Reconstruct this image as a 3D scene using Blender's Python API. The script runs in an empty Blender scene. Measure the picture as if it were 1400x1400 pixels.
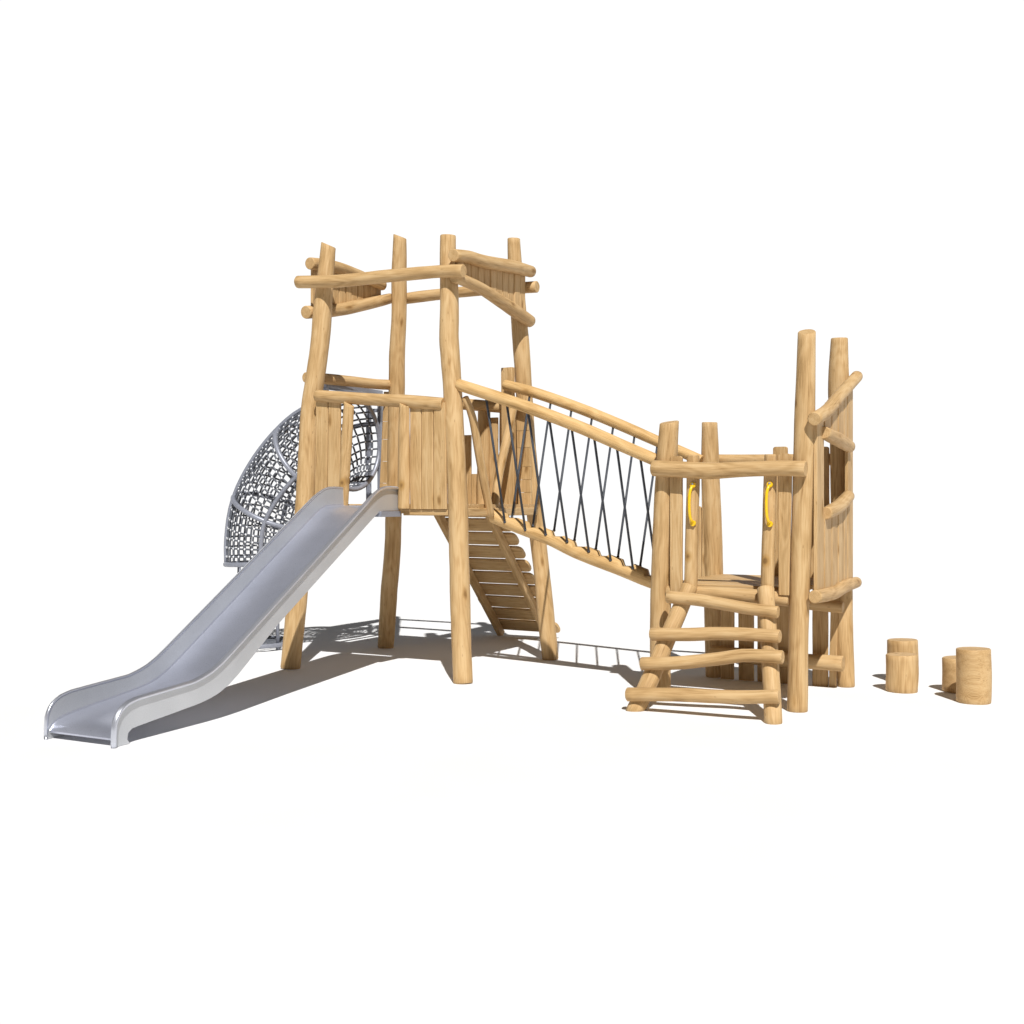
import bpy, math, random
from mathutils import Vector, Matrix, noise
random.seed(7)
R = math.radians
SC = bpy.context.scene
COL = SC.collection

# ------------------------------------------------------------------ camera
cam_d = bpy.data.cameras.new('camera'); cam = bpy.data.objects.new('camera', cam_d); COL.objects.link(cam)
cam.location = (0, 0, 1.5); cam.rotation_euler = (R(90), 0, 0)
cam_d.sensor_width = 36; cam_d.lens = 1600 / 1400 * 36; cam_d.shift_y = -15 / 1400
cam_d.clip_end = 2000
SC.camera = cam
# ------------------------------------------------------------------ world: white band low down, dim blue-grey above, brightness shaped by direction
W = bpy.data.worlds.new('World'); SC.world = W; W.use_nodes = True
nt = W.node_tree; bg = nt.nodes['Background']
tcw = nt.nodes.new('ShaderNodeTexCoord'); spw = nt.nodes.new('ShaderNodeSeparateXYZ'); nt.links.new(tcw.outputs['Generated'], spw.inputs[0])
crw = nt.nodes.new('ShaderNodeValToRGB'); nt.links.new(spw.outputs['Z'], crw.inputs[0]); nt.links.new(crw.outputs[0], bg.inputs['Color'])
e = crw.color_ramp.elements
e[0].position = 0.412; e[0].color = (0.95, 0.95, 0.95, 1)      # plain white sky band above the horizon
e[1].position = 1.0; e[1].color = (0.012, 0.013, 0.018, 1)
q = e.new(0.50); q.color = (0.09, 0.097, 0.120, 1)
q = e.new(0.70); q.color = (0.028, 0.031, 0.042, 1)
# made-up falloff: bright ahead and right for slide reflections, dimmed elsewhere to deepen shadows
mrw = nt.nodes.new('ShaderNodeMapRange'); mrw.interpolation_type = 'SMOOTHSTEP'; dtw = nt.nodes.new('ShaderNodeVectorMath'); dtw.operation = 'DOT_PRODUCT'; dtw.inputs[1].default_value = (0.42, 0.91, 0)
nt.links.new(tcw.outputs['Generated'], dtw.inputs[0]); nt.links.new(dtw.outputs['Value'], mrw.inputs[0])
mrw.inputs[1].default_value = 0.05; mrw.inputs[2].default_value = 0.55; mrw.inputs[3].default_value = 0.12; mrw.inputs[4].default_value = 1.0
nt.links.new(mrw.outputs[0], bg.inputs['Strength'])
# ------------------------------------------------------------------ sun (key light from behind the camera, a little right)
sd = bpy.data.lights.new('sun', 'SUN'); so = bpy.data.objects.new('sun', sd); COL.objects.link(so)
sd.energy = 4.6; sd.angle = R(0.6); sd.color = (1.0, 0.985, 0.962)
SUN = Vector((0.10, -0.87, 1.0)).normalized()
so.rotation_euler = SUN.to_track_quat('Z', 'Y').to_euler(); so.location = (2, -10, 14)
SC.view_settings.view_transform = 'Standard'; SC.view_settings.look = 'None'
SC.view_settings.gamma = 1; SC.view_settings.use_curve_mapping = False
SC.view_settings.exposure = 0.13

# ------------------------------------------------------------------ materials
def new_mat(name):
    m = bpy.data.materials.new(name); m.use_nodes = True
    nt = m.node_tree; p = nt.nodes['Principled BSDF']
    return m, nt, p
def N(nt, t, **kw):
    n = nt.nodes.new(t)
    for k, v in kw.items():
        if hasattr(n, k): setattr(n, k, v)
        else: n.inputs[k].default_value = v
    return n
def math_node(nt, op, a, b=None):
    n = nt.nodes.new('ShaderNodeMath'); n.operation = op
    for i, v in enumerate((a, b)):
        if v is None: continue
        if isinstance(v, (int, float)): n.inputs[i].default_value = v
        else: nt.links.new(v, n.inputs[i])
    return n.outputs[0]
def ramp(nt, fac, stops):
    r = nt.nodes.new('ShaderNodeValToRGB'); nt.links.new(fac, r.inputs[0])
    e = r.color_ramp.elements
    while len(e) < len(stops): e.new(0.5)
    for el, (p, c) in zip(e, stops): el.position = p; el.color = (*c, 1) if len(c) == 3 else c
    return r
def mixc(nt, fac, a, b, mode='MIX'):
    m = nt.nodes.new('ShaderNodeMix'); m.data_type = 'RGBA'; m.blend_type = mode
    for s, v in ((m.inputs[0], fac), (m.inputs[6], a), (m.inputs[7], b)):
        if isinstance(v, (int, float)): s.default_value = v
        elif isinstance(v, tuple): s.default_value = (*v, 1)
        else: nt.links.new(v, s)
    return m.outputs[2]

def wood_material(name, tint=None):
    m, nt, p = new_mat(name)
    at = N(nt, 'ShaderNodeAttribute'); at.attribute_name = 'grain'
    def scaled(x, y, z):
        mp = nt.nodes.new('ShaderNodeMapping'); mp.inputs['Scale'].default_value = (x, y, z)
        nt.links.new(at.outputs['Vector'], mp.inputs['Vector']); return mp.outputs[0]
    # slow wander of the year rings
    w1 = N(nt, 'ShaderNodeTexNoise', Scale=1.0, Detail=2.0); nt.links.new(scaled(5, 5, 1.1), w1.inputs['Vector'])
    sep = nt.nodes.new('ShaderNodeSeparateXYZ'); nt.links.new(at.outputs['Vector'], sep.inputs[0])
    r2 = math_node(nt, 'ADD', math_node(nt, 'MULTIPLY', sep.outputs[0], sep.outputs[0]), math_node(nt, 'MULTIPLY', sep.outputs[1], sep.outputs[1]))
    rr = math_node(nt, 'SQRT', r2)
    rw = math_node(nt, 'ADD', rr, math_node(nt, 'MULTIPLY', w1.outputs['Fac'], 0.085))
    sn = math_node(nt, 'SINE', math_node(nt, 'MULTIPLY', rw, 720.0))
    ringv = math_node(nt, 'MULTIPLY_ADD', sn, 0.5); nt.nodes[-1].inputs[2].default_value = 0.5
    # fibres
    fb = N(nt, 'ShaderNodeTexNoise', Scale=1.0, Detail=4.0, Roughness=0.65); nt.links.new(scaled(150, 150, 5), fb.inputs['Vector'])
    fb2 = N(nt, 'ShaderNodeTexNoise', Scale=1.0, Detail=3.0, Roughness=0.6); nt.links.new(scaled(26, 26, 1.5), fb2.inputs['Vector'])
    blot = N(nt, 'ShaderNodeTexNoise', Scale=1.0, Detail=3.0); nt.links.new(scaled(7, 7, 2.6), blot.inputs['Vector'])
    v = math_node(nt, 'ADD', math_node(nt, 'MULTIPLY', ringv, 0.085), math_node(nt, 'MULTIPLY', fb.outputs['Fac'], 0.52))
    v = math_node(nt, 'ADD', v, math_node(nt, 'MULTIPLY', fb2.outputs['Fac'], 0.38))
    v = math_node(nt, 'ADD', v, math_node(nt, 'MULTIPLY', blot.outputs['Fac'], 0.30))
    base = ramp(nt, v, [(0.45, (0.290, 0.166, 0.064)), (0.54, (0.410, 0.258, 0.112)), (0.63, (0.487, 0.314, 0.144)), (0.74, (0.560, 0.386, 0.196))])
    # knots: dark eye with a warm halo, stretched along the grain
    kd = N(nt, 'ShaderNodeTexNoise', Scale=1.0, Detail=2.0); nt.links.new(scaled(14, 14, 8), kd.inputs['Vector'])
    kv = nt.nodes.new('ShaderNodeVectorMath'); kv.operation = 'MULTIPLY_ADD'
    nt.links.new(kd.outputs['Color'], kv.inputs[0]); kv.inputs[1].default_value = (0.20, 0.20, 0.20); nt.links.new(scaled(6.2, 6.2, 2.5), kv.inputs[2])
    vo = nt.nodes.new('ShaderNodeTexVoronoi'); vo.inputs['Scale'].default_value = 1.0; nt.links.new(kv.outputs[0], vo.inputs['Vector'])
    halo = ramp(nt, vo.outputs['Distance'], [(0.06, (1, 1, 1)), (0.22, (0, 0, 0))])
    eye = ramp(nt, vo.outputs['Distance'], [(0.045, (1, 1, 1)), (0.15, (0, 0, 0))])
    c = mixc(nt, math_node(nt, 'MULTIPLY', halo.outputs[0], 0.38), base.outputs[0], (0.42, 0.22, 0.055))
    c = mixc(nt, math_node(nt, 'MULTIPLY', eye.outputs[0], 0.72), c, (0.17, 0.085, 0.025))
    ka = N(nt, 'ShaderNodeAttribute'); ka.attribute_name = 'knot'
    kr = math_node(nt, 'ADD', ka.outputs['Fac'], math_node(nt, 'MULTIPLY', math_node(nt, 'SUBTRACT', kd.outputs['Fac'], 0.5), 0.5))
    kh = ramp(nt, kr, [(0.12, (0, 0, 0)), (0.55, (1, 1, 1))]); ke = ramp(nt, kr, [(0.58, (0, 0, 0)), (0.86, (1, 1, 1))])
    on = math_node(nt, 'GREATER_THAN', ka.outputs['Fac'], 0.02)
    c = mixc(nt, math_node(nt, 'MULTIPLY', math_node(nt, 'MULTIPLY', kh.outputs[0], on), 0.62), c, (0.36, 0.19, 0.045))
    c = mixc(nt, math_node(nt, 'MULTIPLY', math_node(nt, 'MULTIPLY', ke.outputs[0], on), 0.70), c, (0.13, 0.065, 0.02))
    # little dark flecks and short drying checks
    vs = nt.nodes.new('ShaderNodeTexVoronoi'); vs.inputs['Scale'].default_value = 1.0; nt.links.new(scaled(27, 27, 9), vs.inputs['Vector'])
    fl = ramp(nt, vs.outputs['Distance'], [(0.06, (1, 1, 1)), (0.16, (0, 0, 0))])
    wn = math_node(nt, 'GREATER_THAN', blot.outputs['Fac'], 0.53)
    c = mixc(nt, math_node(nt, 'MULTIPLY', math_node(nt, 'MULTIPLY', fl.outputs[0], wn), 0.50), c, (0.22, 0.12, 0.040))
    if tint: c = mixc(nt, 1.0, c, tint, 'MULTIPLY')
    nt.links.new(c, p.inputs['Base Color'])
    p.inputs['Roughness'].default_value = 0.62; p.inputs['Specular IOR Level'].default_value = 0.22
    bp = nt.nodes.new('ShaderNodeBump'); bp.inputs['Strength'].default_value = 0.25; bp.inputs['Distance'].default_value = 0.004
    nt.links.new(v, bp.inputs['Height']); nt.links.new(bp.outputs[0], p.inputs['Normal'])
    return m
WOOD = wood_material('wood')
PALE = wood_material('pale_wood', (1.17, 1.15, 1.06))   # freshly turned timber of the bridge

def metal_material(name, ra, rb, bump=0.06, lo=(0.475, 0.497, 0.585), hi=(0.585, 0.607, 0.705), met=0.70):
    m, nt, p = new_mat(name)
    tc = N(nt, 'ShaderNodeTexCoord')
    n1 = N(nt, 'ShaderNodeTexNoise', Scale=160.0, Detail=3.0, Roughness=0.7); nt.links.new(tc.outputs['Object'], n1.inputs['Vector'])
    n2 = N(nt, 'ShaderNodeTexNoise', Scale=3.0, Detail=3.0); nt.links.new(tc.outputs['Object'], n2.inputs['Vector'])
    v = math_node(nt, 'ADD', math_node(nt, 'MULTIPLY', n1.outputs['Fac'], 0.6), math_node(nt, 'MULTIPLY', n2.outputs['Fac'], 0.4))
    c = ramp(nt, v, [(0.35, lo), (0.65, hi)])
    nt.links.new(c.outputs[0], p.inputs['Base Color'])
    p.inputs['Metallic'].default_value = met
    rg = ramp(nt, n1.outputs['Fac'], [(0.3, (ra,) * 3), (0.7, (rb,) * 3)]); nt.links.new(rg.outputs[0], p.inputs['Roughness'])
    bp = nt.nodes.new('ShaderNodeBump'); bp.inputs['Strength'].default_value = bump; bp.inputs['Distance'].default_value = 0.002
    nt.links.new(n1.outputs['Fac'], bp.inputs['Height']); nt.links.new(bp.outputs[0], p.inputs['Normal'])
    return m
STEEL = metal_material('brushed_steel', 0.27, 0.38)
SATIN = metal_material('satin_steel', 0.34, 0.44, 0.05, (0.47, 0.485, 0.51), (0.58, 0.595, 0.62), 0.52)
POLISHED = metal_material('polished_steel', 0.28, 0.32, 0.0, (0.60, 0.62, 0.69), (0.68, 0.70, 0.77), 0.8)
def plain(name, col, rough, metal=0.0, var=0.10, scale=60.0, spec=0.5):
    m, nt, p = new_mat(name)
    tc = N(nt, 'ShaderNodeTexCoord')
    n1 = N(nt, 'ShaderNodeTexNoise', Scale=scale, Detail=3.0); nt.links.new(tc.outputs['Object'], n1.inputs['Vector'])
    c = ramp(nt, n1.outputs['Fac'], [(0.3, tuple(x * (1 - var) for x in col)), (0.7, tuple(min(1, x * (1 + var)) for x in col))])
    nt.links.new(c.outputs[0], p.inputs['Base Color'])
    p.inputs['Roughness'].default_value = rough; p.inputs['Metallic'].default_value = metal; p.inputs['Specular IOR Level'].default_value = spec
    return m
GREY = plain('grey_tube', (0.27, 0.285, 0.335), 0.42, 0.25)
NETTING = plain('grey_netting', (0.10, 0.108, 0.128), 0.6, 0.0, 0.3, 200.0)
ROPE = plain('dark_rope', (0.045, 0.052, 0.066), 0.6, 0.0, 0.35, 240.0)
KNOT = plain('pale_clamp', (0.84, 0.85, 0.87), 0.4, 0.0)
YELLOW = plain('yellow_plastic', (0.82, 0.50, 0.012), 0.32, 0.0, 0.05)
WHITE = plain('white_ground', (0.80, 0.80, 0.80), 1.0, 0.0, 0.012, 1.3, 0.0)

# ------------------------------------------------------------------ mesh builder
class MB:
    def __init__(s): s.v = []; s.f = []; s.g = []; s.sm = []; s.mi = []; s.k = {}
    def vert(s, p, g=None):
        s.v.append(tuple(p)); s.g.append(tuple(g) if g else tuple(p)); return len(s.v) - 1
    def face(s, idx, smooth=False, mi=0): s.f.append(tuple(idx)); s.sm.append(smooth); s.mi.append(mi)
    def build(s, name, mats, parent=None, label=None):
        me = bpy.data.meshes.new(name); me.from_pydata(s.v, [], s.f)
        for m in (mats if isinstance(mats, (list, tuple)) else [mats]): me.materials.append(m)
        me.polygons.foreach_set('use_smooth', s.sm); me.polygons.foreach_set('material_index', s.mi)
        a = me.attributes.new('grain', 'FLOAT_VECTOR', 'POINT'); a.data.foreach_set('vector', [x for g in s.g for x in g])
        if s.k:
            ka = me.attributes.new('knot', 'FLOAT', 'POINT')
            for i, v in s.k.items(): ka.data[i].value = v
        me.update()
        o = bpy.data.objects.new(name, me); COL.objects.link(o)
        if parent: o.parent = parent
        if label: o['label'] = label
        return o

def spline(pts, step):
    """Catmull-Rom through points of any dimension, resampled about every step metres"""
    P = [list(p) for p in pts]; n = len(P)
    if n == 2:
        L = (Vector(P[1][:3]) - Vector(P[0][:3])).length; k = max(1, int(L / step))
        return [[a + (b - a) * i / k for a, b in zip(*P)] for i in range(k + 1)]
    E = [[2 * a - b for a, b in zip(P[0], P[1])]] + P + [[2 * a - b for a, b in zip(P[-1], P[-2])]]
    out = []
    for i in range(1, n):
        p0, p1, p2, p3 = E[i - 1], E[i], E[i + 1], E[i + 2]
        L = (Vector(p2[:3]) - Vector(p1[:3])).length; k = max(1, int(L / step))
        for j in range(k):
            t = j / k
            out.append([0.5 * (2 * b + (c - a) * t + (2 * a - 5 * b + 4 * c - d) * t * t + (3 * b - a - 3 * c + d) * t ** 3) for a, b, c, d in zip(p0, p1, p2, p3)])
    out.append(P[-1])
    return out

def frames(C):
    """rotation-minimising frames along a list of Vectors"""
    n = len(C); T = []
    for i in range(n):
        T.append((C[min(n - 1, i + 1)] - C[max(0, i - 1)]).normalized())
    up = Vector((0, 0, 1)) if abs(T[0].z) < 0.8 else Vector((0, -1, 0))
    X = (up - T[0] * up.dot(T[0])).normalized(); fr = []
    for i in range(n):
        X = (X - T[i] * X.dot(T[i])).normalized(); fr.append((T[i], X, T[i].cross(X)))
    return fr

def add_log(mb, pts, seg=20, step=0.05, cut0=None, cut1=None, rough=0.045, chamf=0.0055, half=None, notch=None, swap=False, knots=()):
    """A crooked round log. pts: (x, y, z, r). cut0/cut1: normals of slanting end cuts. half: normal of a flat sawn face."""
    S = spline(pts, step); C = [Vector(p[:3]) for p in S]; r = [p[3] for p in S]
    fr = frames(C); seed = random.random() * 100; zo = random.random() * 60 - 30
    flat = Vector(half).normalized() if half else None
    acc = 0; rings = []; n = len(C)
    def ring(i, scale, along, dup=False, cut=None):
        T, X, Y = fr[i]; row = []; nz = None
        if notch:
            xt = (C[i] + X * r[i]).x
            for a_, b_, z_ in notch:
                if a_ <= xt <= b_: nz = z_
        for k in range(seg):
            th = 2 * math.pi * k / seg
            d = X * math.cos(th) + Y * math.sin(th)
            q = C[i] + d * r[i]
            w = 1 + rough * noise.noise(Vector((math.cos(th) * 0.9 + seed, math.sin(th) * 0.9, acc * 2.3))) + 0.6 * rough * noise.noise(Vector((math.cos(th) * 1.8, math.sin(th) * 1.8 + seed, acc * 7.0)))
            off = d * r[i] * scale * w
            if flat is not None:
                dd = off.dot(flat)
                if dd > 0: off = off - flat * dd * 0.93
            a2 = along
            if cut is not None:
                cn = Vector(cut).normalized()
                if cn.dot(T) < 0: cn = -cn
                a2 = along - off.dot(cn) / cn.dot(T)
            p = C[i] + off + T * a2
            if nz is not None and p.z > nz: p.z = nz
            kv = 0.0
            for kz, kd_, ks in knots:     # (height, facing, size) of a branch knot
                kn = Vector(kd_).normalized(); kn = (kn - T * kn.dot(T)).normalized()
                ang = math.acos(max(-1, min(1, d.dot(kn)))) * r[i]
                kv = max(kv, 1 - math.hypot(ang, (p.z - kz) * 0.8) / ks)
            if kv > 0: mb.k[len(mb.v)] = kv
            row.append(mb.vert(p, (acc + a2, off.dot(X), off.dot(Y) + zo) if swap else (off.dot(X), off.dot(Y), acc + a2 + zo)))
        return row
    rows = []
    for i in range(n):
        if i: acc += (C[i] - C[i - 1]).length
        if i == 0:
            rows.append(ring(0, 1 - chamf / r[0], 0.0, cut=cut0)); rows.append(ring(0, 1.0, chamf, cut=cut0))
        elif i == n - 1:
            rows.append(ring(i, 1.0, -chamf, cut=cut1)); rows.append(ring(i, 1 - chamf / r[i], 0.0, cut=cut1))
        else:
            c = cut0 if i == 1 and cut0 else (cut1 if i == n - 2 and cut1 else None)
            rows.append(ring(i, 1.0, 0.0, cut=c))
    for a, b in zip(rows[:-1], rows[1:]):
        for k in range(seg):
            fl = False
            if notch:
                fl = abs(mb.v[a[k]][2] - mb.v[a[(k + 1) % seg]][2]) < 1e-6 or any(a_ - 0.014 <= mb.v[a[k]][0] - 0.02 <= b_ + 0.014 for a_, b_, z_ in notch) and math.cos(2 * math.pi * k / seg) > 0.3
            mb.face((a[k], a[(k + 1) % seg], b[(k + 1) % seg], b[k]), not fl)
    for row, flip in ((rows[0], True), (rows[-1], False)):
        d = [mb.vert(mb.v[i], mb.g[i]) for i in row]
        c = mb.vert(sum((Vector(mb.v[i]) for i in d), Vector()) / seg, sum((Vector(mb.g[i]) for i in d), Vector()) / seg)
        for k in range(seg):
            t = (d[k], d[(k + 1) % seg], c)
            mb.face(t[::-1] if flip else t, False)
    return mb

def log_obj(name, pts, parent, label=None, mat=None, **kw):
    return add_log(MB(), pts, **kw).build(name, mat or WOOD, parent, label)

def add_board(mb, P0, P1, w0, w1, t, Nrm, wav=0.0035, ch=0.006, step=0.07, ends=(0, 0), pith=None):
    """A sawn plank from P0 to P1, widths w0/w1 across, thickness t along the face normal; wavy waney edges; ends>0 rounds the corners"""
    P0 = Vector(P0); P1 = Vector(P1); A = (P1 - P0); L = A.length; A.normalize()
    Nn = Vector(Nrm); Nn = (Nn - A * Nn.dot(A)).normalized(); S = A.cross(Nn)
    k = max(2, int(L / step)); seed = random.random() * 100; zo = random.random() * 60 - 30
    px = random.uniform(-0.04, 0.04); py = random.choice((-1, 1)) * random.uniform(0.03, 0.09)
    if pith: px, py = pith
    us = [i / k for i in range(k + 1)]
    for e, s in ((0, 1), (1, -1)):
        if ends[e] > 0:
            ex = [ends[e] * f / L for f in (0.12, 0.35, 0.7)]
            us += [x if e == 0 else 1 - x for x in ex]
    us = sorted(set(us)); rows = []
    for u in us:
        w = w0 + (w1 - w0) * u
        el = w / 2 + wav * noise.noise(Vector((u * L * 3.5, seed, 0))) ; er = w / 2 + wav * noise.noise(Vector((u * L * 3.5, seed + 9, 4)))
        for e, d in ((0, u * L), (1, (1 - u) * L)):
            if ends[e] > 0 and d < ends[e]:
                q = 1 - d / ends[e]; cut = ends[e] * (1 - math.sqrt(max(0, 1 - q * q)))
                el -= cut; er -= cut
        c = P0 + A * (u * L)
        prof = [(-el + ch, -t / 2), (er - ch, -t / 2), (er, -t / 2 + ch), (er, t / 2 - ch), (er - ch, t / 2), (-el + ch, t / 2), (-el, t / 2 - ch), (-el, -t / 2 + ch)]
        rows.append([(c + S * x + Nn * y, (x + px, y + py, u * L + zo)) for x, y in prof])
    for a, b in zip(rows[:-1], rows[1:]):
        for q in range(8):
            z = (q + 1) % 8
            i = [mb.vert(*a[q]), mb.vert(*a[z]), mb.vert(*b[z]), mb.vert(*b[q])]
            mb.face(i, False)
    for row, flip in ((rows[0], True), (rows[-1], False)):
        i = [mb.vert(*p) for p in row]
        mb.face(i[::-1] if flip else i, False)
    return mb

def add_tube(mb, pts, r, seg=10, step=0.05, closed=False, cap=True, mi=0):
    C = [Vector(p) for p in pts]
    if not closed and len(C) > 2 and step: C = [Vector(p) for p in spline(pts, step)]
    n = len(C)
    if closed:
        T = [(C[(i + 1) % n] - C[i - 1]).normalized() for i in range(n)]
        ctr = sum(C, Vector()) / n; fr = []
        for i in range(n):
            X = (C[i] - ctr); X = (X - T[i] * X.dot(T[i])).normalized(); fr.append((T[i], X, T[i].cross(X)))
    else: fr = frames(C)
    rows = []
    for c, (t, X, Y) in zip(C, fr):
        rows.append([mb.vert(c + (X * math.cos(2 * math.pi * k / seg) + Y * math.sin(2 * math.pi * k / seg)) * r) for k in range(seg)])
    pr = list(zip(rows[:-1], rows[1:])) + ([(rows[-1], rows[0])] if closed else [])
    for a, b in pr:
        for k in range(seg): mb.face((a[k], a[(k + 1) % seg], b[(k + 1) % seg], b[k]), True, mi)
    if not closed and cap:
        mb.face(rows[0][::-1], False, mi); mb.face(rows[-1], False, mi)
    return mb

def add_ball(mb, c, r, mi=0, nu=8, nv=5):
    c = Vector(c); rows = []
    for i in range(1, nv):
        th = math.pi * i / nv
        rows.append([mb.vert(c + Vector((math.sin(th) * math.cos(2 * math.pi * k / nu), math.sin(th) * math.sin(2 * math.pi * k / nu), math.cos(th))) * r) for k in range(nu)])
    top = mb.vert(c + Vector((0, 0, r))); bot = mb.vert(c - Vector((0, 0, r)))
    for k in range(nu):
        mb.face((top, rows[0][k], rows[0][(k + 1) % nu]), True, mi); mb.face((bot, rows[-1][(k + 1) % nu], rows[-1][k]), True, mi)
        for a, b in zip(rows[:-1], rows[1:]): mb.face((a[k], b[k], b[(k + 1) % nu], a[(k + 1) % nu]), True, mi)

def add_box(mb, lo, hi, ch=0.004):
    x0, y0, z0 = lo; x1, y1, z1 = hi
    add_board(mb, (x0, (y0 + y1) / 2, (z0 + z1) / 2), (x1, (y0 + y1) / 2, (z0 + z1) / 2), y1 - y0, y1 - y0, z1 - z0, (0, 0, 1), 0.0, ch, 10)

def tag(o, label, cat, group=None):
    o['label'] = label; o['category'] = cat
    if group: o['group'] = group
    return o
def thing(name, label, cat, loc, rz, group=None):
    o = bpy.data.objects.new(name, None); COL.objects.link(o)
    o.location = loc; o.rotation_euler = (0, 0, rz); o.empty_display_size = 0.2
    return tag(o, label, cat, group)

# ------------------------------------------------------------------ setting: one white ground sheet out to the horizon
def setting():
    mb = MB(); g = [mb.vert(p) for p in ((-400, -60, 0), (400, -60, 0), (400, 900, 0), (-400, 900, 0))]; mb.face(g)
    o = mb.build('ground', WHITE); o['kind'] = 'structure'
setting()

TLOC = (-0.835, 10.80, 0.0); TROT = R(-28.4)
SLOC = (1.897, 9.173, 0.0); SROT = R(-29.0)

# ------------------------------------------------------------------ tall tower
def tall_tower():
    t = thing('play_tower', 'tall four-post log tower with open framed top, at the head of the slide', 'play tower', TLOC, TROT)
    PA = [(-0.87, -0.815, 0.0, 0.0899), (-0.815, -0.771, 0.745, 0.09), (-0.771, -0.727, 1.467, 0.0901), (-0.754, -0.68, 2.259, 0.0871), (-0.707, -0.656, 2.655, 0.0858), (-0.674, -0.64, 2.932, 0.0838), (-0.656, -0.621, 3.25, 0.0839), (-0.619, -0.588, 3.815, 0.0690)]
    PB = [(-0.961, 0.815, 0.0, 0.0816), (-0.896, 0.781, 0.562, 0.0856), (-0.834, 0.753, 1.033, 0.083), (-0.808, 0.732, 1.389, 0.0815), (-0.731, 0.671, 2.417, 0.0807), (-0.702, 0.64, 2.926, 0.0804), (-0.665, 0.617, 3.314, 0.0765), (-0.647, 0.593, 3.71, 0.0749), (-0.621, 0.569, 4.123, 0.0650)]
    PC = [(0.931, -0.815, 0.0, 0.0819), (0.9, -0.792, 0.393, 0.0822), (0.854, -0.751, 1.08, 0.0839), (0.834, -0.73, 1.427, 0.0824), (0.797, -0.704, 1.861, 0.0809), (0.763, -0.684, 2.201, 0.0818), (0.741, -0.669, 2.449, 0.0805), (0.712, -0.653, 2.705, 0.0816), (0.692, -0.643, 2.874, 0.083), (0.686, -0.628, 3.131, 0.08), (0.675, -0.616, 3.332, 0.0776), (0.654, -0.602, 3.56, 0.0700), (0.647, -0.591, 3.765, 0.0670)]
    PD = [(0.921, 0.815, 0.0, 0.0769), (0.887, 0.789, 0.427, 0.081), (0.855, 0.766, 0.822, 0.077), (0.837, 0.754, 1.023, 0.077), (0.747, 0.701, 1.908, 0.0795), (0.727, 0.678, 2.287, 0.0794), (0.716, 0.656, 2.659, 0.0793), (0.704, 0.639, 2.94, 0.0793), (0.692, 0.628, 3.126, 0.0772), (0.677, 0.612, 3.407, 0.0737), (0.658, 0.589, 3.777, 0.0653), (0.655, 0.578, 3.967, 0.0590)]
    log_obj('post', PA, t, cut1=(0.40, 0.08, 0.9), seg=24)
    log_obj('post', PB, t, cut1=(0.40, -0.01, 0.9), seg=24)
    log_obj('post', PC, t, cut1=(0.06, -0.05, 1), seg=24)
    log_obj('post', PD, t, cut1=(0.05, -0.02, 1), seg=24)
    logs = [
        [(-0.86, -0.725, 3.479, 0.0568), (-0.443, -0.725, 3.447, 0.057), (0.09, -0.725, 3.442, 0.0557), (0.391, -0.725, 3.439, 0.0549), (0.677, -0.725, 3.431, 0.0541), (0.884, -0.725, 3.415, 0.0548)],
        [(0.79, -0.734, 3.553, 0.0532), (0.79, -0.494, 3.585, 0.0549), (0.79, -0.23, 3.592, 0.0562), (0.79, 0.322, 3.641, 0.0602), (0.79, 0.68, 3.66, 0.0536)],
        [(0.79, -0.711, 3.374, 0.049), (0.79, -0.494, 3.367, 0.0499), (0.79, -0.225, 3.341, 0.0511), (0.79, 0.322, 3.247, 0.0589), (0.79, 0.66, 3.185, 0.0562)],
        [(-0.79, -0.641, 3.655, 0.055), (-0.79, -0.463, 3.674, 0.0572), (-0.79, -0.219, 3.69, 0.0549), (-0.79, 0.106, 3.676, 0.0528), (-0.79, 0.52, 3.641, 0.0508)],
        [(-0.79, -0.698, 3.203, 0.0587), (-0.79, -0.241, 3.288, 0.0589), (-0.79, 0.227, 3.412, 0.0583), (-0.79, 0.653, 3.534, 0.0514)],
        [(-0.70, 0.72, 3.53, 0.0556), (-0.476, 0.72, 3.537, 0.0568), (-0.177, 0.72, 3.541, 0.054), (0.238, 0.72, 3.538, 0.0515), (0.83, 0.72, 3.52, 0.0552)],
        [(-0.90, -0.56, 2.633, 0.0484), (-0.875, -0.275, 2.645, 0.0514), (-0.85, 0.07, 2.651, 0.0514), (-0.815, 0.399, 2.654, 0.0505), (-0.78, 0.64, 2.664, 0.0517)],
        [(-0.61, -0.77, 2.437, 0.0521), (-0.302, -0.77, 2.406, 0.0533), (0.037, -0.77, 2.375, 0.0537), (0.324, -0.765, 2.351, 0.0561), (0.70, -0.745, 2.312, 0.055)],
        [(-0.67, 0.71, 2.491, 0.055), (-0.255, 0.71, 2.467, 0.0541), (0.121, 0.71, 2.434, 0.0554), (0.445, 0.71, 2.397, 0.0547), (0.68, 0.71, 2.366, 0.0521)],
    ]
    for l in logs: log_obj('rail', l, t)
    # bent struts that frame the way on to the bridge
    log_obj('strut', [(0.857, -0.66, 2.371, 0.0307), (0.877, -0.568, 2.204, 0.034), (0.884, -0.475, 1.917, 0.0361), (0.892, -0.383, 1.626, 0.0364), (0.895, -0.285, 1.37, 0.0348)], t, seg=14)
    log_obj('strut', [(0.783, 0.33, 2.364, 0.0402), (0.799, 0.18, 2.062, 0.0397), (0.80, 0.03, 1.729, 0.0392), (0.831, -0.12, 1.40, 0.0386)], t, seg=14)
    log_obj('strut', [(0.243, 0.74, 2.421, 0.0602), (0.236, 0.74, 1.9, 0.062), (0.23, 0.74, 1.40, 0.0602)], t)
    mb = MB(); add_board(mb, (0.635, 0.535, 1.38), (0.615, 0.535, 2.75), 0.135, 0.118, 0.06, (0, -1, 0)); mb.build('bridge_post', WOOD, t)
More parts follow.
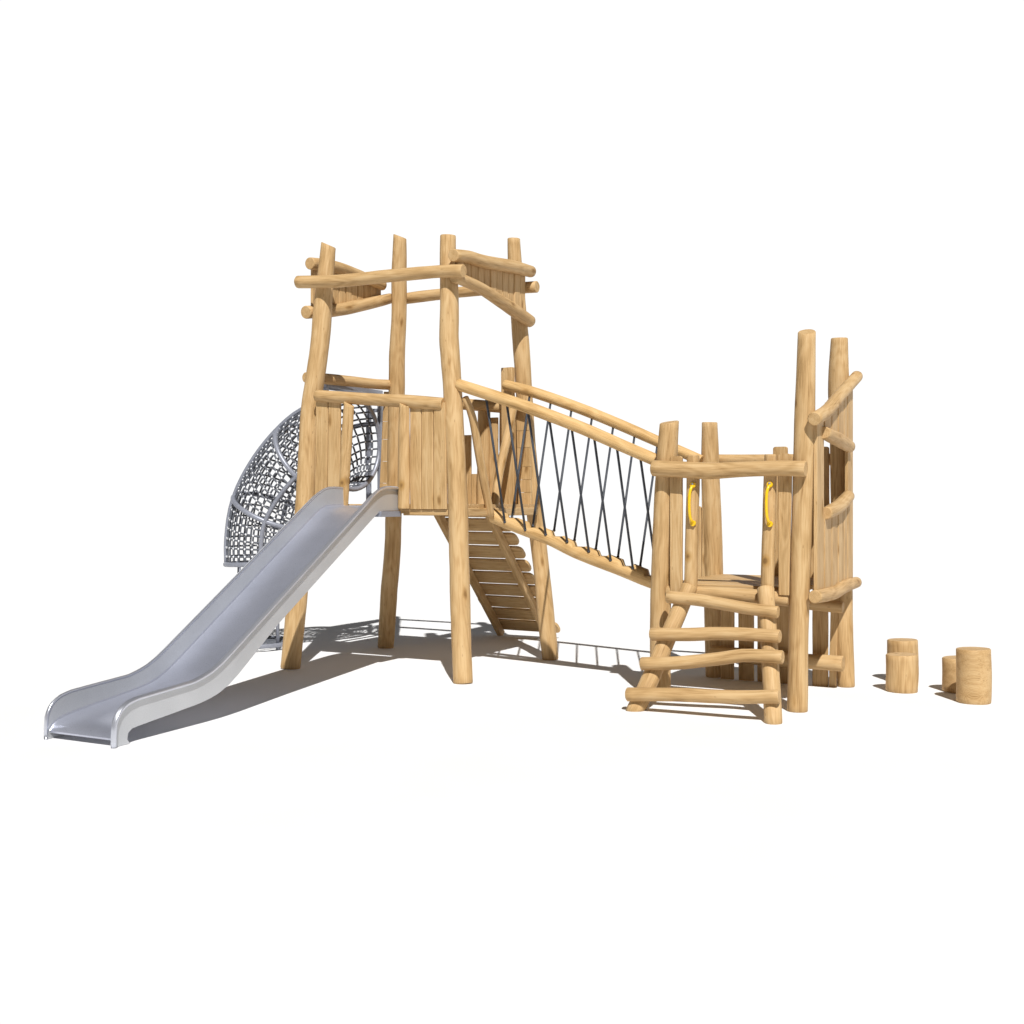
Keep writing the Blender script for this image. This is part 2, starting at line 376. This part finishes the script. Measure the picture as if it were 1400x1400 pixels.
    # half-round door posts beside the slide mouth
    log_obj('door_post', [(-0.302, -0.785, 1.44, 0.0470), (-0.286, -0.785, 1.724, 0.0512), (-0.263, -0.785, 2.044, 0.0531), (-0.239, -0.785, 2.356, 0.0505)], t, half=(0, 1, 0), cut1=(0.5, -0.3, 0.8), seg=32, step=0.012, knots=((1.66, (0.1, -1, 0), 0.055),))
    log_obj('door_post', [(0.333, -0.785, 1.432, 0.055), (0.333, -0.785, 1.718, 0.056), (0.335, -0.785, 2.029, 0.054), (0.338, -0.785, 2.33, 0.049)], t, half=(0, 1, 0), cut1=(0.4, -0.3, 0.8), seg=32, step=0.012, knots=((1.635, (0.15, -1, 0), 0.055),))
    def vpanel(name, lst, y, th=0.028, nrm=(0, -1, 0)):
        mb = MB()
        for x0t, x1t, zt, x0b, x1b, zb in lst:
            add_board(mb, ((x0b + x1b) / 2, y, zb), ((x0t + x1t) / 2, y, zt), x1b - x0b, x1t - x0t, th + random.uniform(-.003, .003), nrm)
        return mb.build(name, WOOD, t)
    for b in ((-0.622, -0.490, 2.413, -0.636, -0.502, 1.44), (-0.481, -0.356, 2.40, -0.495, -0.364, 1.44), (0.374, 0.487, 2.34, 0.376, 0.490, 1.432), (0.494, 0.607, 2.33, 0.494, 0.609, 1.432), (0.614, 0.728, 2.325, 0.614, 0.742, 1.432)):
        vpanel('board', [b], -0.755)
    for b in ((0.008, 0.083, 2.145, 0.008, 0.083, 1.39), (0.088, 0.174, 1.764, 0.088, 0.174, 1.39), (0.29, 0.384, 2.307, 0.29, 0.384, 1.39), (0.402, 0.51, 2.40, 0.402, 0.51, 1.39), (0.518, 0.625, 2.40, 0.518, 0.625, 1.39)):
        vpanel('board', [b], 0.765)
    # stepped boards beside the rear posts: short blocks one above the other
    def stepped(xt0, xt1, zt, xb0, xb1, zb, y, zs):
        mb = MB(); cuts = [zb] + zs + [zt]
        for a, b in zip(cuts[:-1], cuts[1:]):
            fa = (a - zb) / (zt - zb); fb_ = (b - zb) / (zt - zb)
            xa = (xb0 + (xt0 - xb0) * fa, xb1 + (xt1 - xb1) * fa); xc = (xb0 + (xt0 - xb0) * fb_, xb1 + (xt1 - xb1) * fb_)
            add_board(mb, ((xa[0] + xa[1]) / 2, y, a + 0.0015), ((xc[0] + xc[1]) / 2, y, b - 0.0015), xa[1] - xa[0], xc[1] - xc[0], 0.03, (0, -1, 0), 0.0, 0.002)
        mb.build('stepped_board', WOOD, t)
    stepped(-0.868, -0.77, 2.60, -0.930, -0.825, 1.43, 0.66, [1.68, 1.90, 2.12, 2.30])
    stepped(0.676, 0.82, 2.375, 0.70, 0.832, 1.40, 0.60, [1.58, 1.70, 1.82, 2.0, 2.16])
    # upper side panels between the paired top logs
    def side_panel(x, tz0, tz1, bz0, bz1, y0, y1, n):
        mb = MB(); w = (y1 - y0) / n
        for i in range(n):
            y = y0 + (i + .5) * w; f = (i + .5) / n; xx = x + random.uniform(-0.006, 0.006)
            add_board(mb, (xx, y, bz0 + (bz1 - bz0) * f), (xx, y, tz0 + (tz1 - tz0) * f), w - 0.007, w - 0.007, 0.026, (1 if x > 0 else -1, 0, 0))
        mb.build('side_panel', WOOD, t)
    side_panel(-0.845, 3.67, 3.64, 3.22, 3.50, -0.55, 0.56, 11)
    side_panel(0.738, 3.57, 3.65, 3.385, 3.215, -0.60, 0.64, 11)
    # deck
    mb = MB(); y = -0.72
    while y < 0.74:
        add_board(mb, (-0.84, y + 0.065, 1.455), (0.86, y + 0.065, 1.455), 0.126, 0.126, 0.032, (0, 0, 1)); y += 0.134
    mb.build('deck', WOOD, t)
    mb = MB(); add_board(mb, (0.30, -0.735, 1.405), (0.84, -0.735, 1.405), 0.056, 0.056, 0.03, (0, -1, 0)); mb.build('deck_beam', WOOD, t)
    mb = MB(); add_board(mb, (0.87, -0.70, 1.405), (0.87, 0.62, 1.405), 0.07, 0.07, 0.035, (1, 0, 0)); mb.build('deck_beam', WOOD, t)
    mb = MB(); add_board(mb, (-0.84, 0.735, 1.405), (0.84, 0.735, 1.405), 0.06, 0.06, 0.03, (0, -1, 0)); mb.build('deck_beam', WOOD, t)
    mb = MB(); add_board(mb, (-0.84, -0.70, 1.405), (-0.84, 0.72, 1.405), 0.06, 0.06, 0.03, (-1, 0, 0)); mb.build('deck_beam', WOOD, t)
tall_tower()

# ------------------------------------------------------------------ slide
def slide():
    a = TROT + R(1.35); piv = Vector((0.0, -0.84, 0))      # it leaves the tower about a degree off square
    off = Matrix.Rotation(TROT, 3, 'Z') @ piv - Matrix.Rotation(a, 3, 'Z') @ piv
    t = thing('slide', 'long silver metal slide with raised sides running from the tall tower down to the ground', 'slide', tuple(Vector(TLOC) + off), a)
    XL, XR = -0.276, 0.284
    top = [(-0.80, 1.612), (-0.934, 1.618), (-1.03, 1.615), (-1.10, 1.600), (-1.16, 1.574), (-1.235, 1.535), (-2.97, 0.455), (-3.06, 0.402), (-3.15, 0.360), (-3.235, 0.333), (-3.327, 0.312), (-3.58, 0.295), (-3.825, 0.278), (-3.90, 0.262), (-3.955, 0.235), (-3.995, 0.192), (-4.015, 0.14), (-4.02, 0.07), (-4.02, 0.002)]
    bot = [(-0.80, 1.420), (-1.06, 1.418), (-1.12, 1.400), (-1.172, 1.372), (-2.419, 0.610), (-2.86, 0.300), (-2.96, 0.240), (-3.06, 0.196), (-3.16, 0.170), (-3.256, 0.154), (-3.55, 0.124), (-3.80, 0.100), (-3.86, 0.092), (-3.89, 0.070), (-3.90, 0.045), (-3.895, 0.022), (-3.875, 0.002)]
    def resample(pl, n):
        d = [0]
        for a, b in zip(pl[:-1], pl[1:]): d.append(d[-1] + math.dist(a, b))
        out = []
        for i in range(n):
            s = d[-1] * i / (n - 1); j = 0
            while j < len(d) - 2 and d[j + 1] < s: j += 1
            f = (s - d[j]) / (d[j + 1] - d[j]); out.append((pl[j][0] + (pl[j + 1][0] - pl[j][0]) * f, pl[j][1] + (pl[j + 1][1] - pl[j][1]) * f))
        return out
    n = 90
    def outline_pairs():
        tp = resample(top, n); bt = resample(bot, n); return tp, bt
    tp, bt = outline_pairs()
    for sx, X in ((-1, XL), (1, XR)):
        mb = MB(); th = 0.006
        for xs, flip in ((X - th / 2, sx), (X + th / 2, sx)):
            a = [mb.vert((xs, y, z)) for y, z in tp]; b = [mb.vert((xs, y, z)) for y, z in bt]
            for i in range(n - 1):
                f = (a[i], a[i + 1], b[i + 1], b[i]); mb.face(f if xs < X else f[::-1], True)
        # edges of the sheet
        for line in (tp, bt):
            for (y0, z0), (y1, z1) in zip(line[:-1], line[1:]):
                mb.face([mb.vert(p) for p in ((X - th / 2, y0, z0), (X + th / 2, y0, z0), (X + th / 2, y1, z1), (X - th / 2, y1, z1))], True)
        side = mb.build('side_panel', SATIN, t)
        # folded rim: a flat flange turned outwards with a rounded inner bead and a short skirt
        mb = MB(); sec = [(-0.004, -0.010), (-0.006, -0.002), (-0.004, 0.006), (0.002, 0.009), (0.007, 0.006), (0.018, 0.003), (0.023, 0.000), (0.025, -0.005), (0.025, -0.016), (0.021, -0.016), (0.004, -0.006)]
        tr = resample(top, 110); rows = []
        for i, (y, z) in enumerate(tr):
            y0_, z0_ = tr[max(0, i - 1)]; y1_, z1_ = tr[min(len(tr) - 1, i + 1)]
            d = Vector((0, y1_ - y0_, z1_ - z0_)).normalized(); nn = Vector((0, d.z, -d.y))
            rows.append([mb.vert(Vector((X + sx * p, y, z)) + nn * q_) for p, q_ in sec])
        for a, b in zip(rows[:-1], rows[1:]):
            for k in range(len(sec)):
                f = (a[k], a[(k + 1) % len(sec)], b[(k + 1) % len(sec)], b[k]); mb.face(f if sx > 0 else f[::-1], True)
        mb.face(rows[0]); mb.face(rows[-1])
        mb.build('rim', POLISHED, side)
    # bed: a shallow trough of sheet metal
    bed = [(-0.78, 1.462), (-1.02, 1.460), (-1.10, 1.450), (-1.17, 1.422), (-1.235, 1.386), (-2.114, 0.828), (-2.86, 0.356), (-2.95, 0.302), (-3.05, 0.256), (-3.16, 0.222), (-3.30, 0.200), (-3.55, 0.170), (-3.75, 0.146), (-3.88, 0.126), (-3.95, 0.104), (-3.985, 0.078), (-3.998, 0.052)]
    pb = resample(bed, 80); mb = MB(); cr = 0.012
    prof = [(XL + 0.0035, cr)] + [(XL + 0.0035 + cr * (1 - math.cos(a)), cr * (1 - math.sin(a))) for a in [math.pi / 2 * i / 5 for i in range(1, 6)]]
    prof = prof + [(XL + XR - x, h) for x, h in prof[::-1]]
    rows = []
    for i, (y, z) in enumerate(pb):
        y0, z0 = pb[max(0, i - 1)]; y1, z1 = pb[min(len(pb) - 1, i + 1)]
        d = Vector((0, y1 - y0, z1 - z0)).normalized(); nn = Vector((0, d.z, -d.y))
        if nn.z < 0: nn = -nn
        rows.append([mb.vert(Vector((x, y, z)) + nn * h) for x, h in prof])
    for a, b in zip(rows[:-1], rows[1:]):
        for k in range(len(prof) - 1): mb.face((a[k], b[k], b[k + 1], a[k + 1]), True)
    # underside sheet
    rows2 = [[mb.vert((x, y + 0.004, z - 0.012)) for x in (XL + 0.004, XR - 0.004)] for y, z in pb]
    for a, b in zip(rows2[:-1], rows2[1:]): mb.face((a[0], a[1], b[1], b[0]), True)
    mb.face((rows[-1][5], rows2[-1][0], rows2[-1][1], rows[-1][-6]), False)
    mb.build('bed', STEEL, t)
    mb = MB(); add_box(mb, (XL + 0.01, -1.10, 1.368), (XR + 0.02, -0.80, 1.415), 0.003); mb.build('mounting_plate', GREY, t)
slide()

# ------------------------------------------------------------------ net tunnel
def net_tunnel():
    t = thing('net_tunnel', 'curved grey steel tube tunnel covered in dark climbing net, behind the slide', 'climbing net', TLOC, TROT)
    B0 = 0.25; r = 0.455
    ctrl = [(-0.96, 2.07), (-1.22, 2.045), (-1.46, 1.91), (-1.72, 1.67), (-1.92, 1.38), (-1.985, 1.10), (-1.985, 0.87)]
    path = spline([(a, z, 0) for a, z in ctrl], 0.02); P = [(p[0], p[1]) for p in path]
    d = [0]
    for a, b in zip(P[:-1], P[1:]): d.append(d[-1] + math.dist(a, b))
    L = d[-1]
    def at(s):
        s = max(0, min(L, s)); j = 0
        while j < len(d) - 2 and d[j + 1] < s: j += 1
        f = (s - d[j]) / (d[j + 1] - d[j])
        p = [P[j][k] + (P[j + 1][k] - P[j][k]) * f for k in (0, 1)]
        j0 = max(0, j - 4); j1 = min(len(P) - 1, j + 5)
        ta = P[j1][0] - P[j0][0]; tz = P[j1][1] - P[j0][1]; q = math.hypot(ta, tz)
        if s < 0.12: ta, tz, q = -1, 0, 1
        return p, (tz / q, -ta / q)
    def S(s, ph, rr):
        p, n = at(s)
        return Vector((p[0] + rr * math.cos(ph) * n[0], B0 + rr * math.sin(ph), p[1] + rr * math.cos(ph) * n[1]))
    rings = (0, L * 0.31, L * 0.70, L)
    for s in rings:
        mb = MB(); add_tube(mb, [S(s, 2 * math.pi * k / 48, r) for k in range(48)], 0.0245, 10, closed=True); mb.build('ring', GREY, t)
    for ph in (-28, 62, 152, 242):
        mb = MB(); add_tube(mb, [S(L * i / 24, R(ph), r + 0.004) for i in range(25)], 0.0230, 10, 0); mb.build('tube', GREY, t)
    mb = MB(); nl, nc = 34, 23; rn = r - 0.018
    for i in range(1, nc):
        s = L * i / nc; add_tube(mb, [S(s, 2 * math.pi * k / 60, rn) for k in range(60)], 0.0102, 5, closed=True)
    for j in range(nl):
        ph = 2 * math.pi * j / nl; add_tube(mb, [S(L * i / 30, ph, rn) for i in range(31)], 0.0102, 5, 0)
    for i in range(1, nc):
        for j in range(nl): add_ball(mb, S(L * i / nc, 2 * math.pi * j / nl, rn), 0.0142, 1, 6, 4)
    mb.build('net', [NETTING, KNOT], t)
    # box frame that carries the tunnel on the tower deck
    mb = MB()
    for y in (-0.19, 0.70):
        for x in (-0.95, -1.09): add_box(mb, (x - 0.02, y - 0.02, 1.45), (x + 0.02, y + 0.02, 2.58), 0.004)
        for z in (1.56, 2.42): add_box(mb, (-1.07, y - 0.018, z - 0.018), (-0.97, y + 0.018, z + 0.018), 0.004)
    for x in (-0.95, -1.09):
        for z in (2.60, 1.43): add_box(mb, (x - 0.02, -0.21, z - 0.02), (x + 0.02, 0.72, z + 0.02), 0.004)
    mb.build('frame', GREY, t)
    # legs and the round base net near the ground
    c = (-2.20, 0.17)
    mb = MB(); add_tube(mb, [(c[0] + 0.43 * math.cos(2 * math.pi * k / 48), c[1] + 0.43 * math.sin(2 * math.pi * k / 48), 0.055) for k in range(48)], 0.022, 10, closed=True); mb.build('base_ring', GREY, t)
    for tp, bt in (((-2.41, 0.25, 0.83), (-2.43, 0.25, 0.0)), ((-1.80, 0.13, 0.86), (-1.80, 0.13, 0.0)), ((-1.99, 0.70, 0.87), (-2.1, 0.70, 0.0))):
        mb = MB(); add_tube(mb, [tp, bt], 0.018, 10, 0); mb.build('leg', GREY, t)
    mb = MB()
    for k in range(-4, 5):
        q = k * 0.095; h = math.sqrt(max(0.0, 0.42 ** 2 - q * q))
        add_tube(mb, [(c[0] + q, c[1] - h, 0.058), (c[0] + q, c[1] + h, 0.058)], 0.007, 5, 0); add_tube(mb, [(c[0] - h, c[1] + q, 0.062), (c[0] + h, c[1] + q, 0.062)], 0.007, 5, 0)
    mb.build('base_net', NETTING, t)
net_tunnel()

# ------------------------------------------------------------------ climbing ramp under the deck
def climbing_ramp():
    t = thing('climbing_ramp', 'steep climbing ramp of rounded cross planks on two stringers, under the tall tower', 'climbing ramp', TLOC, TROT)
    y0, z0, y1, z1 = 0.80, 1.42, 2.36, 0.0
    dirv = Vector((0, y1 - y0, z1 - z0)).normalized(); up = Vector((0, -dirv.z, dirv.y))
    if up.z < 0: up = -up
    def on(f, xo, h): # point along ramp
        return Vector((xo - 0.105 * f, y0 + (y1 - y0) * f, z0 + (z1 - z0) * f)) + up * h
    for xo in (-0.35, 0.235):
        mb = MB(); add_board(mb, on(-0.02, xo, 0.0), on(0.992, xo, 0.0), 0.095, 0.095, 0.055, (1, 0, 0), 0.002, 0.008); mb.build('stringer', WOOD, t)
    n = 10
    for i in range(n):
        f = (i + 0.5) / n - 0.005; e = random.uniform(-.012, .012)
        mb = MB(); add_board(mb, on(f, -0.455 + e, 0.069), on(f, 0.37 + e, 0.066), 0.179, 0.179, 0.031, tuple(up), 0.004, 0.007, 0.06, (0.055, 0.055)); mb.build('plank', WOOD, t)
climbing_ramp()

# ------------------------------------------------------------------ bridge
def rope_bridge():
    t = thing('rope_bridge', 'sloping notched log bridge with two log handrails and dark ropes between the two towers', 'bridge', TLOC, TROT)
    nr = [(0.80, -0.68, 2.478, 0.049), (1.046, -0.689, 2.400, 0.050), (1.465, -0.704, 2.262, 0.050), (1.93, -0.721, 2.09, 0.050), (2.311, -0.735, 1.930, 0.049), (2.60, -0.745, 1.81, 0.048)]
    frl = [(0.625, 0.453, 2.583, 0.049), (0.936, 0.448, 2.497, 0.050), (1.383, 0.442, 2.340, 0.050), (1.813, 0.436, 2.166, 0.050), (2.159, 0.431, 2.015, 0.048), (2.55, 0.425, 1.845, 0.046)]
    log_obj('handrail', nr, t, mat=PALE, rough=0.02); log_obj('handrail', frl, t, mat=PALE, rough=0.02)
    # a single thick walking log with steps cut into its upper side
    beam = [(0.86, -0.19, 1.372, 0.0625), (1.133, -0.19, 1.279, 0.0640), (1.433, -0.19, 1.183, 0.0662), (1.68, -0.19, 1.080, 0.067), (2.053, -0.19, 0.960, 0.070), (2.343, -0.19, 0.861, 0.071), (2.66, -0.19, 0.765, 0.071)]
    notch = [(x, x + 0.10 + random.uniform(-.012, .012), z - 0.014) for x, z in ((1.010, 1.369), (1.232, 1.286), (1.446, 1.214), (1.660, 1.131), (1.880, 1.057), (2.100, 0.979), (2.315, 0.907), (2.52, 0.838))]
    log_obj('step_log', beam, t, mat=PALE, step=0.012, seg=28, rough=0.03, notch=notch)
    near = [((1.078, 2.312), (1.015, 1.32)), ((1.278, 2.253), (1.215, 1.254)), ((1.478, 2.18), (1.41, 1.218)), ((1.674, 2.109), (1.61, 1.162)), ((1.875, 2.039), (1.81, 1.084)), ((2.074, 1.95), (2.007, 1.015)), ((2.27, 1.876), (2.204, 0.954)), ((2.468, 1.81), (2.416, 0.881))]
    far = [((0.893, 2.44), (1.025, 1.36)), ((1.11, 2.36), (1.229, 1.285)), ((1.321, 2.28), (1.434, 1.25)), ((1.525, 2.20), (1.626, 1.17)), ((1.733, 2.12), (1.824, 1.10)), ((1.937, 2.04), (2.025, 1.036)), ((2.151, 1.955), (2.223, 0.967)), ((2.36, 1.865), (2.43, 0.89))]
    def rail_at(line, x):
        for p, q in zip(line[:-1], line[1:]):
            if x <= q[0] or q is line[-1]:
                f = (x - p[0]) / (q[0] - p[0]); return [p[k] + (q[k] - p[k]) * f for k in range(4)]
    for ropes, line, yb in ((near, nr, -0.252), (far, frl, -0.140)):
        for (xa, za), (xb, zb) in ropes:
            a = rail_at(line, xa)
            mb = MB(); add_tube(mb, [(xa, a[1], a[2] - 0.03), (xb, yb, zb)], 0.0105, 8, 0)
            add_ball(mb, (xb, yb, zb), 0.014); mb.build('rope', ROPE, t)
rope_bridge()

# ------------------------------------------------------------------ low tower
def low_tower():
    t = thing('low_tower', 'low log tower with a plank wall, a small window and two yellow doorway grips', 'play tower', SLOC, SROT)
    PE = [(-0.525, -0.645, 0.0, 0.079), (-0.525, -0.645, 0.586, 0.0785), (-0.513, -0.645, 1.14, 0.0775), (-0.478, -0.645, 1.749, 0.0785), (-0.456, -0.645, 2.095, 0.0705)]
    PF = [(-0.546, 0.645, 0.0, 0.0788), (-0.553, 0.645, 0.468, 0.08), (-0.559, 0.645, 0.906, 0.0844), (-0.576, 0.645, 1.469, 0.0814), (-0.586, 0.645, 1.844, 0.0752), (-0.592, 0.645, 2.175, 0.0670)]
    PG = [(0.518, -0.645, 0.0, 0.0731), (0.529, -0.645, 0.639, 0.071), (0.544, -0.645, 1.161, 0.072), (0.565, -0.645, 1.865, 0.0719), (0.576, -0.645, 2.255, 0.0718), (0.586, -0.645, 2.705, 0.0620)]
    PH = [(0.564, 0.645, 0.0, 0.0692), (0.541, 0.645, 0.404, 0.077), (0.538, 0.645, 0.819, 0.077), (0.523, 0.645, 1.619, 0.083), (0.512, 0.645, 2.123, 0.083), (0.503, 0.645, 2.467, 0.0819), (0.509, 0.645, 2.822, 0.0680)]
    log_obj('post', PE, t, seg=24, cut1=(-0.06, -0.22, 1)); log_obj('post', PF, t, seg=24, cut1=(0.03, -0.03, 1))
    log_obj('post', PG, t, seg=24, cut1=(0.07, -0.39, 0.9)); log_obj('post', PH, t, seg=24, cut1=(0.02, -0.05, 1))
    for l in ([(-0.539, -0.765, 1.746, 0.0601), (-0.308, -0.765, 1.732, 0.062), (-0.083, -0.765, 1.721, 0.0612), (0.137, -0.765, 1.729, 0.0567), (0.404, -0.765, 1.733, 0.0543), (0.612, -0.765, 1.725, 0.0562)],
              [(-0.70, 0.77, 1.857, 0.051), (-0.351, 0.77, 1.852, 0.0471), (0.20, 0.77, 1.843, 0.0491), (0.52, 0.77, 1.845, 0.049)],
              [(-0.46, -0.66, 0.812, 0.055), (-0.217, -0.66, 0.815, 0.0544), (0.228, -0.66, 0.806, 0.0540), (0.464, -0.66, 0.794, 0.0471)],
              [(-0.51, 0.45, 0.23, 0.0613), (0.038, 0.45, 0.211, 0.0627), (0.331, 0.45, 0.21, 0.0617), (0.587, 0.45, 0.209, 0.0638)],
              [(-0.459, 0.45, 0.723, 0.0551), (0.038, 0.45, 0.70, 0.0537), (0.325, 0.45, 0.672, 0.05), (0.585, 0.45, 0.655, 0.0464)],
              [(0.672, -0.77, 2.073, 0.049), (0.668, -0.40, 2.155, 0.050), (0.645, 0.10, 2.31, 0.049), (0.628, 0.74, 2.514, 0.047)],
              [(0.664, -0.47, 1.992, 0.046), (0.655, -0.05, 1.968, 0.053), (0.636, 0.44, 1.930, 0.048)],
              [(0.664, -0.42, 1.410, 0.046), (0.655, 0.02, 1.462, 0.053), (0.637, 0.41, 1.540, 0.047)],
              [(0.662, -0.72, 0.826, 0.047), (0.656, -0.2, 0.815, 0.050), (0.640, 0.25, 0.835, 0.050), (0.622, 0.74, 0.840, 0.045)]):
        log_obj('rail', l, t)
    for k, l in enumerate(([(-0.265, -0.70, 0.84, 0.049), (-0.26, -0.70, 1.011, 0.0489), (-0.254, -0.70, 1.31, 0.0488), (-0.245, -0.70, 1.636, 0.0488), (-0.245, -0.70, 1.842, 0.046)],
                           [(0.316, -0.70, 0.846, 0.0473), (0.319, -0.70, 1.027, 0.0473), (0.327, -0.70, 1.316, 0.0462), (0.335, -0.70, 1.631, 0.0457), (0.34, -0.70, 1.835, 0.0436)])):
        log_obj('door_post', l, t, seg=32, step=0.012, knots=((1.09, (-0.25, -1, 0), 0.05),) if k == 0 else ((1.07, (-0.15, -1, 0), 0.05),))
    for x0, x1 in ((-0.226, -0.253), (0.351, 0.327)):
        mb = MB(); zt, zb = 1.612, 1.342; yf = -0.752
        pts = [(x0, yf, zt), (x0 - 0.002, yf - 0.026, zt - 0.010), (x0 - 0.010, yf - 0.042, zt - 0.050), (x0 - 0.013, yf - 0.047, (zt + zb) / 2), (x0 - 0.010, yf - 0.042, zb + 0.050), (x0 - 0.002, yf - 0.026, zb + 0.010), (x0, yf, zb)]
        add_tube(mb, pts, 0.0108, 12, 0.012)
        for z in (zt + 0.006, zb - 0.006):
            add_tube(mb, [(x0, yf + 0.012, z), (x0, yf - 0.012, z)], 0.021, 14, 0)
        for z in (zt + 0.006, zb - 0.006): add_ball(mb, (x0, yf - 0.014, z + 0.008), 0.009, 1)
        mb.build('grab_handle', [YELLOW, GREY], t)
    def vpanel(name, lst, y, th=0.028, e=0.02):
        mb = MB()
        for x0t, x1t, zt, x0b, x1b, zb in lst:
            add_board(mb, ((x0b + x1b) / 2, y, zb), ((x0t + x1t) / 2, y, zt), x1b - x0b, x1t - x0t, th, (0, -1, 0), ends=(0, e))
        return mb.build(name, WOOD, t)
    vpanel('board', [(-0.425, -0.327, 1.835, -0.425, -0.327, 0.80)], -0.70)
    vpanel('board', [(0.393, 0.497, 1.838, 0.399, 0.476, 0.83)], -0.70, e=0.03)
    for b in ((-0.642, -0.563, 1.688, -0.642, -0.557, 0.82), (-0.70, -0.646, 1.456, -0.70, -0.646, 0.80)): vpanel('board', [b], 0.60)
    for b in ((-0.054, 0.07, 1.954, -0.054, 0.07, 0.795), (0.20, 0.30, 1.90, 0.20, 0.30, 0.795), (0.335, 0.415, 1.946, 0.335, 0.415, 0.795)): vpanel('board', [b], 0.70)
    vpanel('skirt_panel', [(-0.46, -0.351, 0.80, -0.467, -0.351, 0), (-0.315, -0.182, 0.80, -0.309, -0.18, 0), (-0.148, -0.023, 0.80, -0.148, -0.023, 0), (-0.005, 0.125, 0.80, -0.005, 0.125, 0), (0.161, 0.27, 0.80, 0.161, 0.27, 0), (0.31, 0.436, 0.80, 0.31, 0.436, 0), (0.461, 0.52, 0.80, 0.443, 0.502, 0)], 0.575, e=0)
    # plank wall with its window opening, on the right side
    mb = MB(); ys = -0.655; w = 0.118
    def wx(y): return 0.652 - 0.030 * (y + 0.72)
    i = 0
    while ys < 0.64:
        yc = ys + w / 2; ztop = 2.075 + (yc + 0.77) * 0.283
        dx = random.uniform(-0.006, 0.006)
        whole = i in (0, 1) or yc > 0.42
        if whole: segs = [(0.82, ztop)]
        else: segs = [(0.82, 1.42 + (yc + 0.45) * 0.14), (1.965 - (yc + 0.45) * 0.06, ztop)]
        for a, b in segs:
            add_board(mb, (wx(yc) + dx, yc, a), (wx(yc) + dx, yc, b), w - 0.002, w - 0.002, 0.026, (1, 0.03, 0), 0.001, 0.003)
        ys += w; i += 1
    mb.build('plank_wall', WOOD, t)
    mb = MB(); y = -0.58
    while y < 0.60:
        add_board(mb, (-0.50, y + 0.075, 0.860), (0.52, y + 0.075, 0.860), 0.146, 0.146, 0.034, (0, 0, 1)); y += 0.158
    mb.build('deck', WOOD, t)
low_tower()

# ------------------------------------------------------------------ log ladder
def log_ladder():
    t = thing('log_ladder', 'sloping log ladder with four crooked rungs leading up to the low tower doorway', 'ladder', SLOC, SROT)
    log_obj('stringer', [(-0.504, -1.176, 0.0, 0.0655), (-0.446, -1.064, 0.192, 0.0661), (-0.391, -0.938, 0.419, 0.0641), (-0.327, -0.82, 0.651, 0.062), (-0.263, -0.72, 0.872, 0.0598)], t, cut0=(0, 0, 1))
    log_obj('stringer', [(0.496, -1.166, 0.0, 0.0619), (0.435, -1.011, 0.288, 0.0606), (0.37, -0.855, 0.587, 0.0593), (0.31, -0.72, 0.875, 0.0605)], t, cut0=(0, 0, 1))
    for l in ([(-0.396, -0.833, 0.792, 0.0459), (-0.167, -0.838, 0.781, 0.0453), (0.045, -0.851, 0.758, 0.0447), (0.252, -0.864, 0.735, 0.0441), (0.445, -0.871, 0.721, 0.0436)],
              [(-0.466, -0.978, 0.528, 0.0491), (-0.187, -0.971, 0.54, 0.0484), (0.015, -0.962, 0.557, 0.0479), (0.215, -0.958, 0.564, 0.0473), (0.484, -0.959, 0.563, 0.0466)],
              [(-0.494, -1.091, 0.324, 0.0486), (-0.216, -1.078, 0.347, 0.0479), (0.048, -1.055, 0.388, 0.0473), (0.24, -1.036, 0.424, 0.0469), (0.37, -1.033, 0.429, 0.0465), (0.525, -1.032, 0.431, 0.0461)],
              [(-0.554, -1.212, 0.115, 0.0498), (-0.172, -1.193, 0.14, 0.0488), (0.094, -1.187, 0.15, 0.048), (0.287, -1.182, 0.16, 0.0475), (0.540, -1.169, 0.183, 0.0469)]):
        log_obj('rung', l, t)
log_ladder()

# ------------------------------------------------------------------ four stepping stumps
for lab, x, y, h, r in (('short light stepping stump with vertical grain, standing in front of a taller one', 3.074, 9.231, 0.292, 0.122),
                        ('stepping stump half hidden behind a shorter stump next to the low tower', 3.247, 9.738, 0.347, 0.1235),
                        ('tallest stepping stump, at the far right end of the group', 3.441, 8.727, 0.400, 0.1235),
                        ('lowest stepping stump, in the shadow of the tallest stump', 3.517, 9.213, 0.270, 0.123)):
    mb = MB(); add_log(mb, [(0, 0, 0, r), (0.004, 0, h * 0.5, r * 1.01), (0, 0, h, r * 0.995)], seg=36, step=0.04, rough=0.03, chamf=0.006, swap=x > 3.4)
    o = mb.build('stepping_stump', WOOD); o.location = (x, y, 0); o.rotation_euler = (0, 0, -0.35 + random.uniform(-0.3, 0.3))
    tag(o, lab, 'stump', 'stepping stumps')
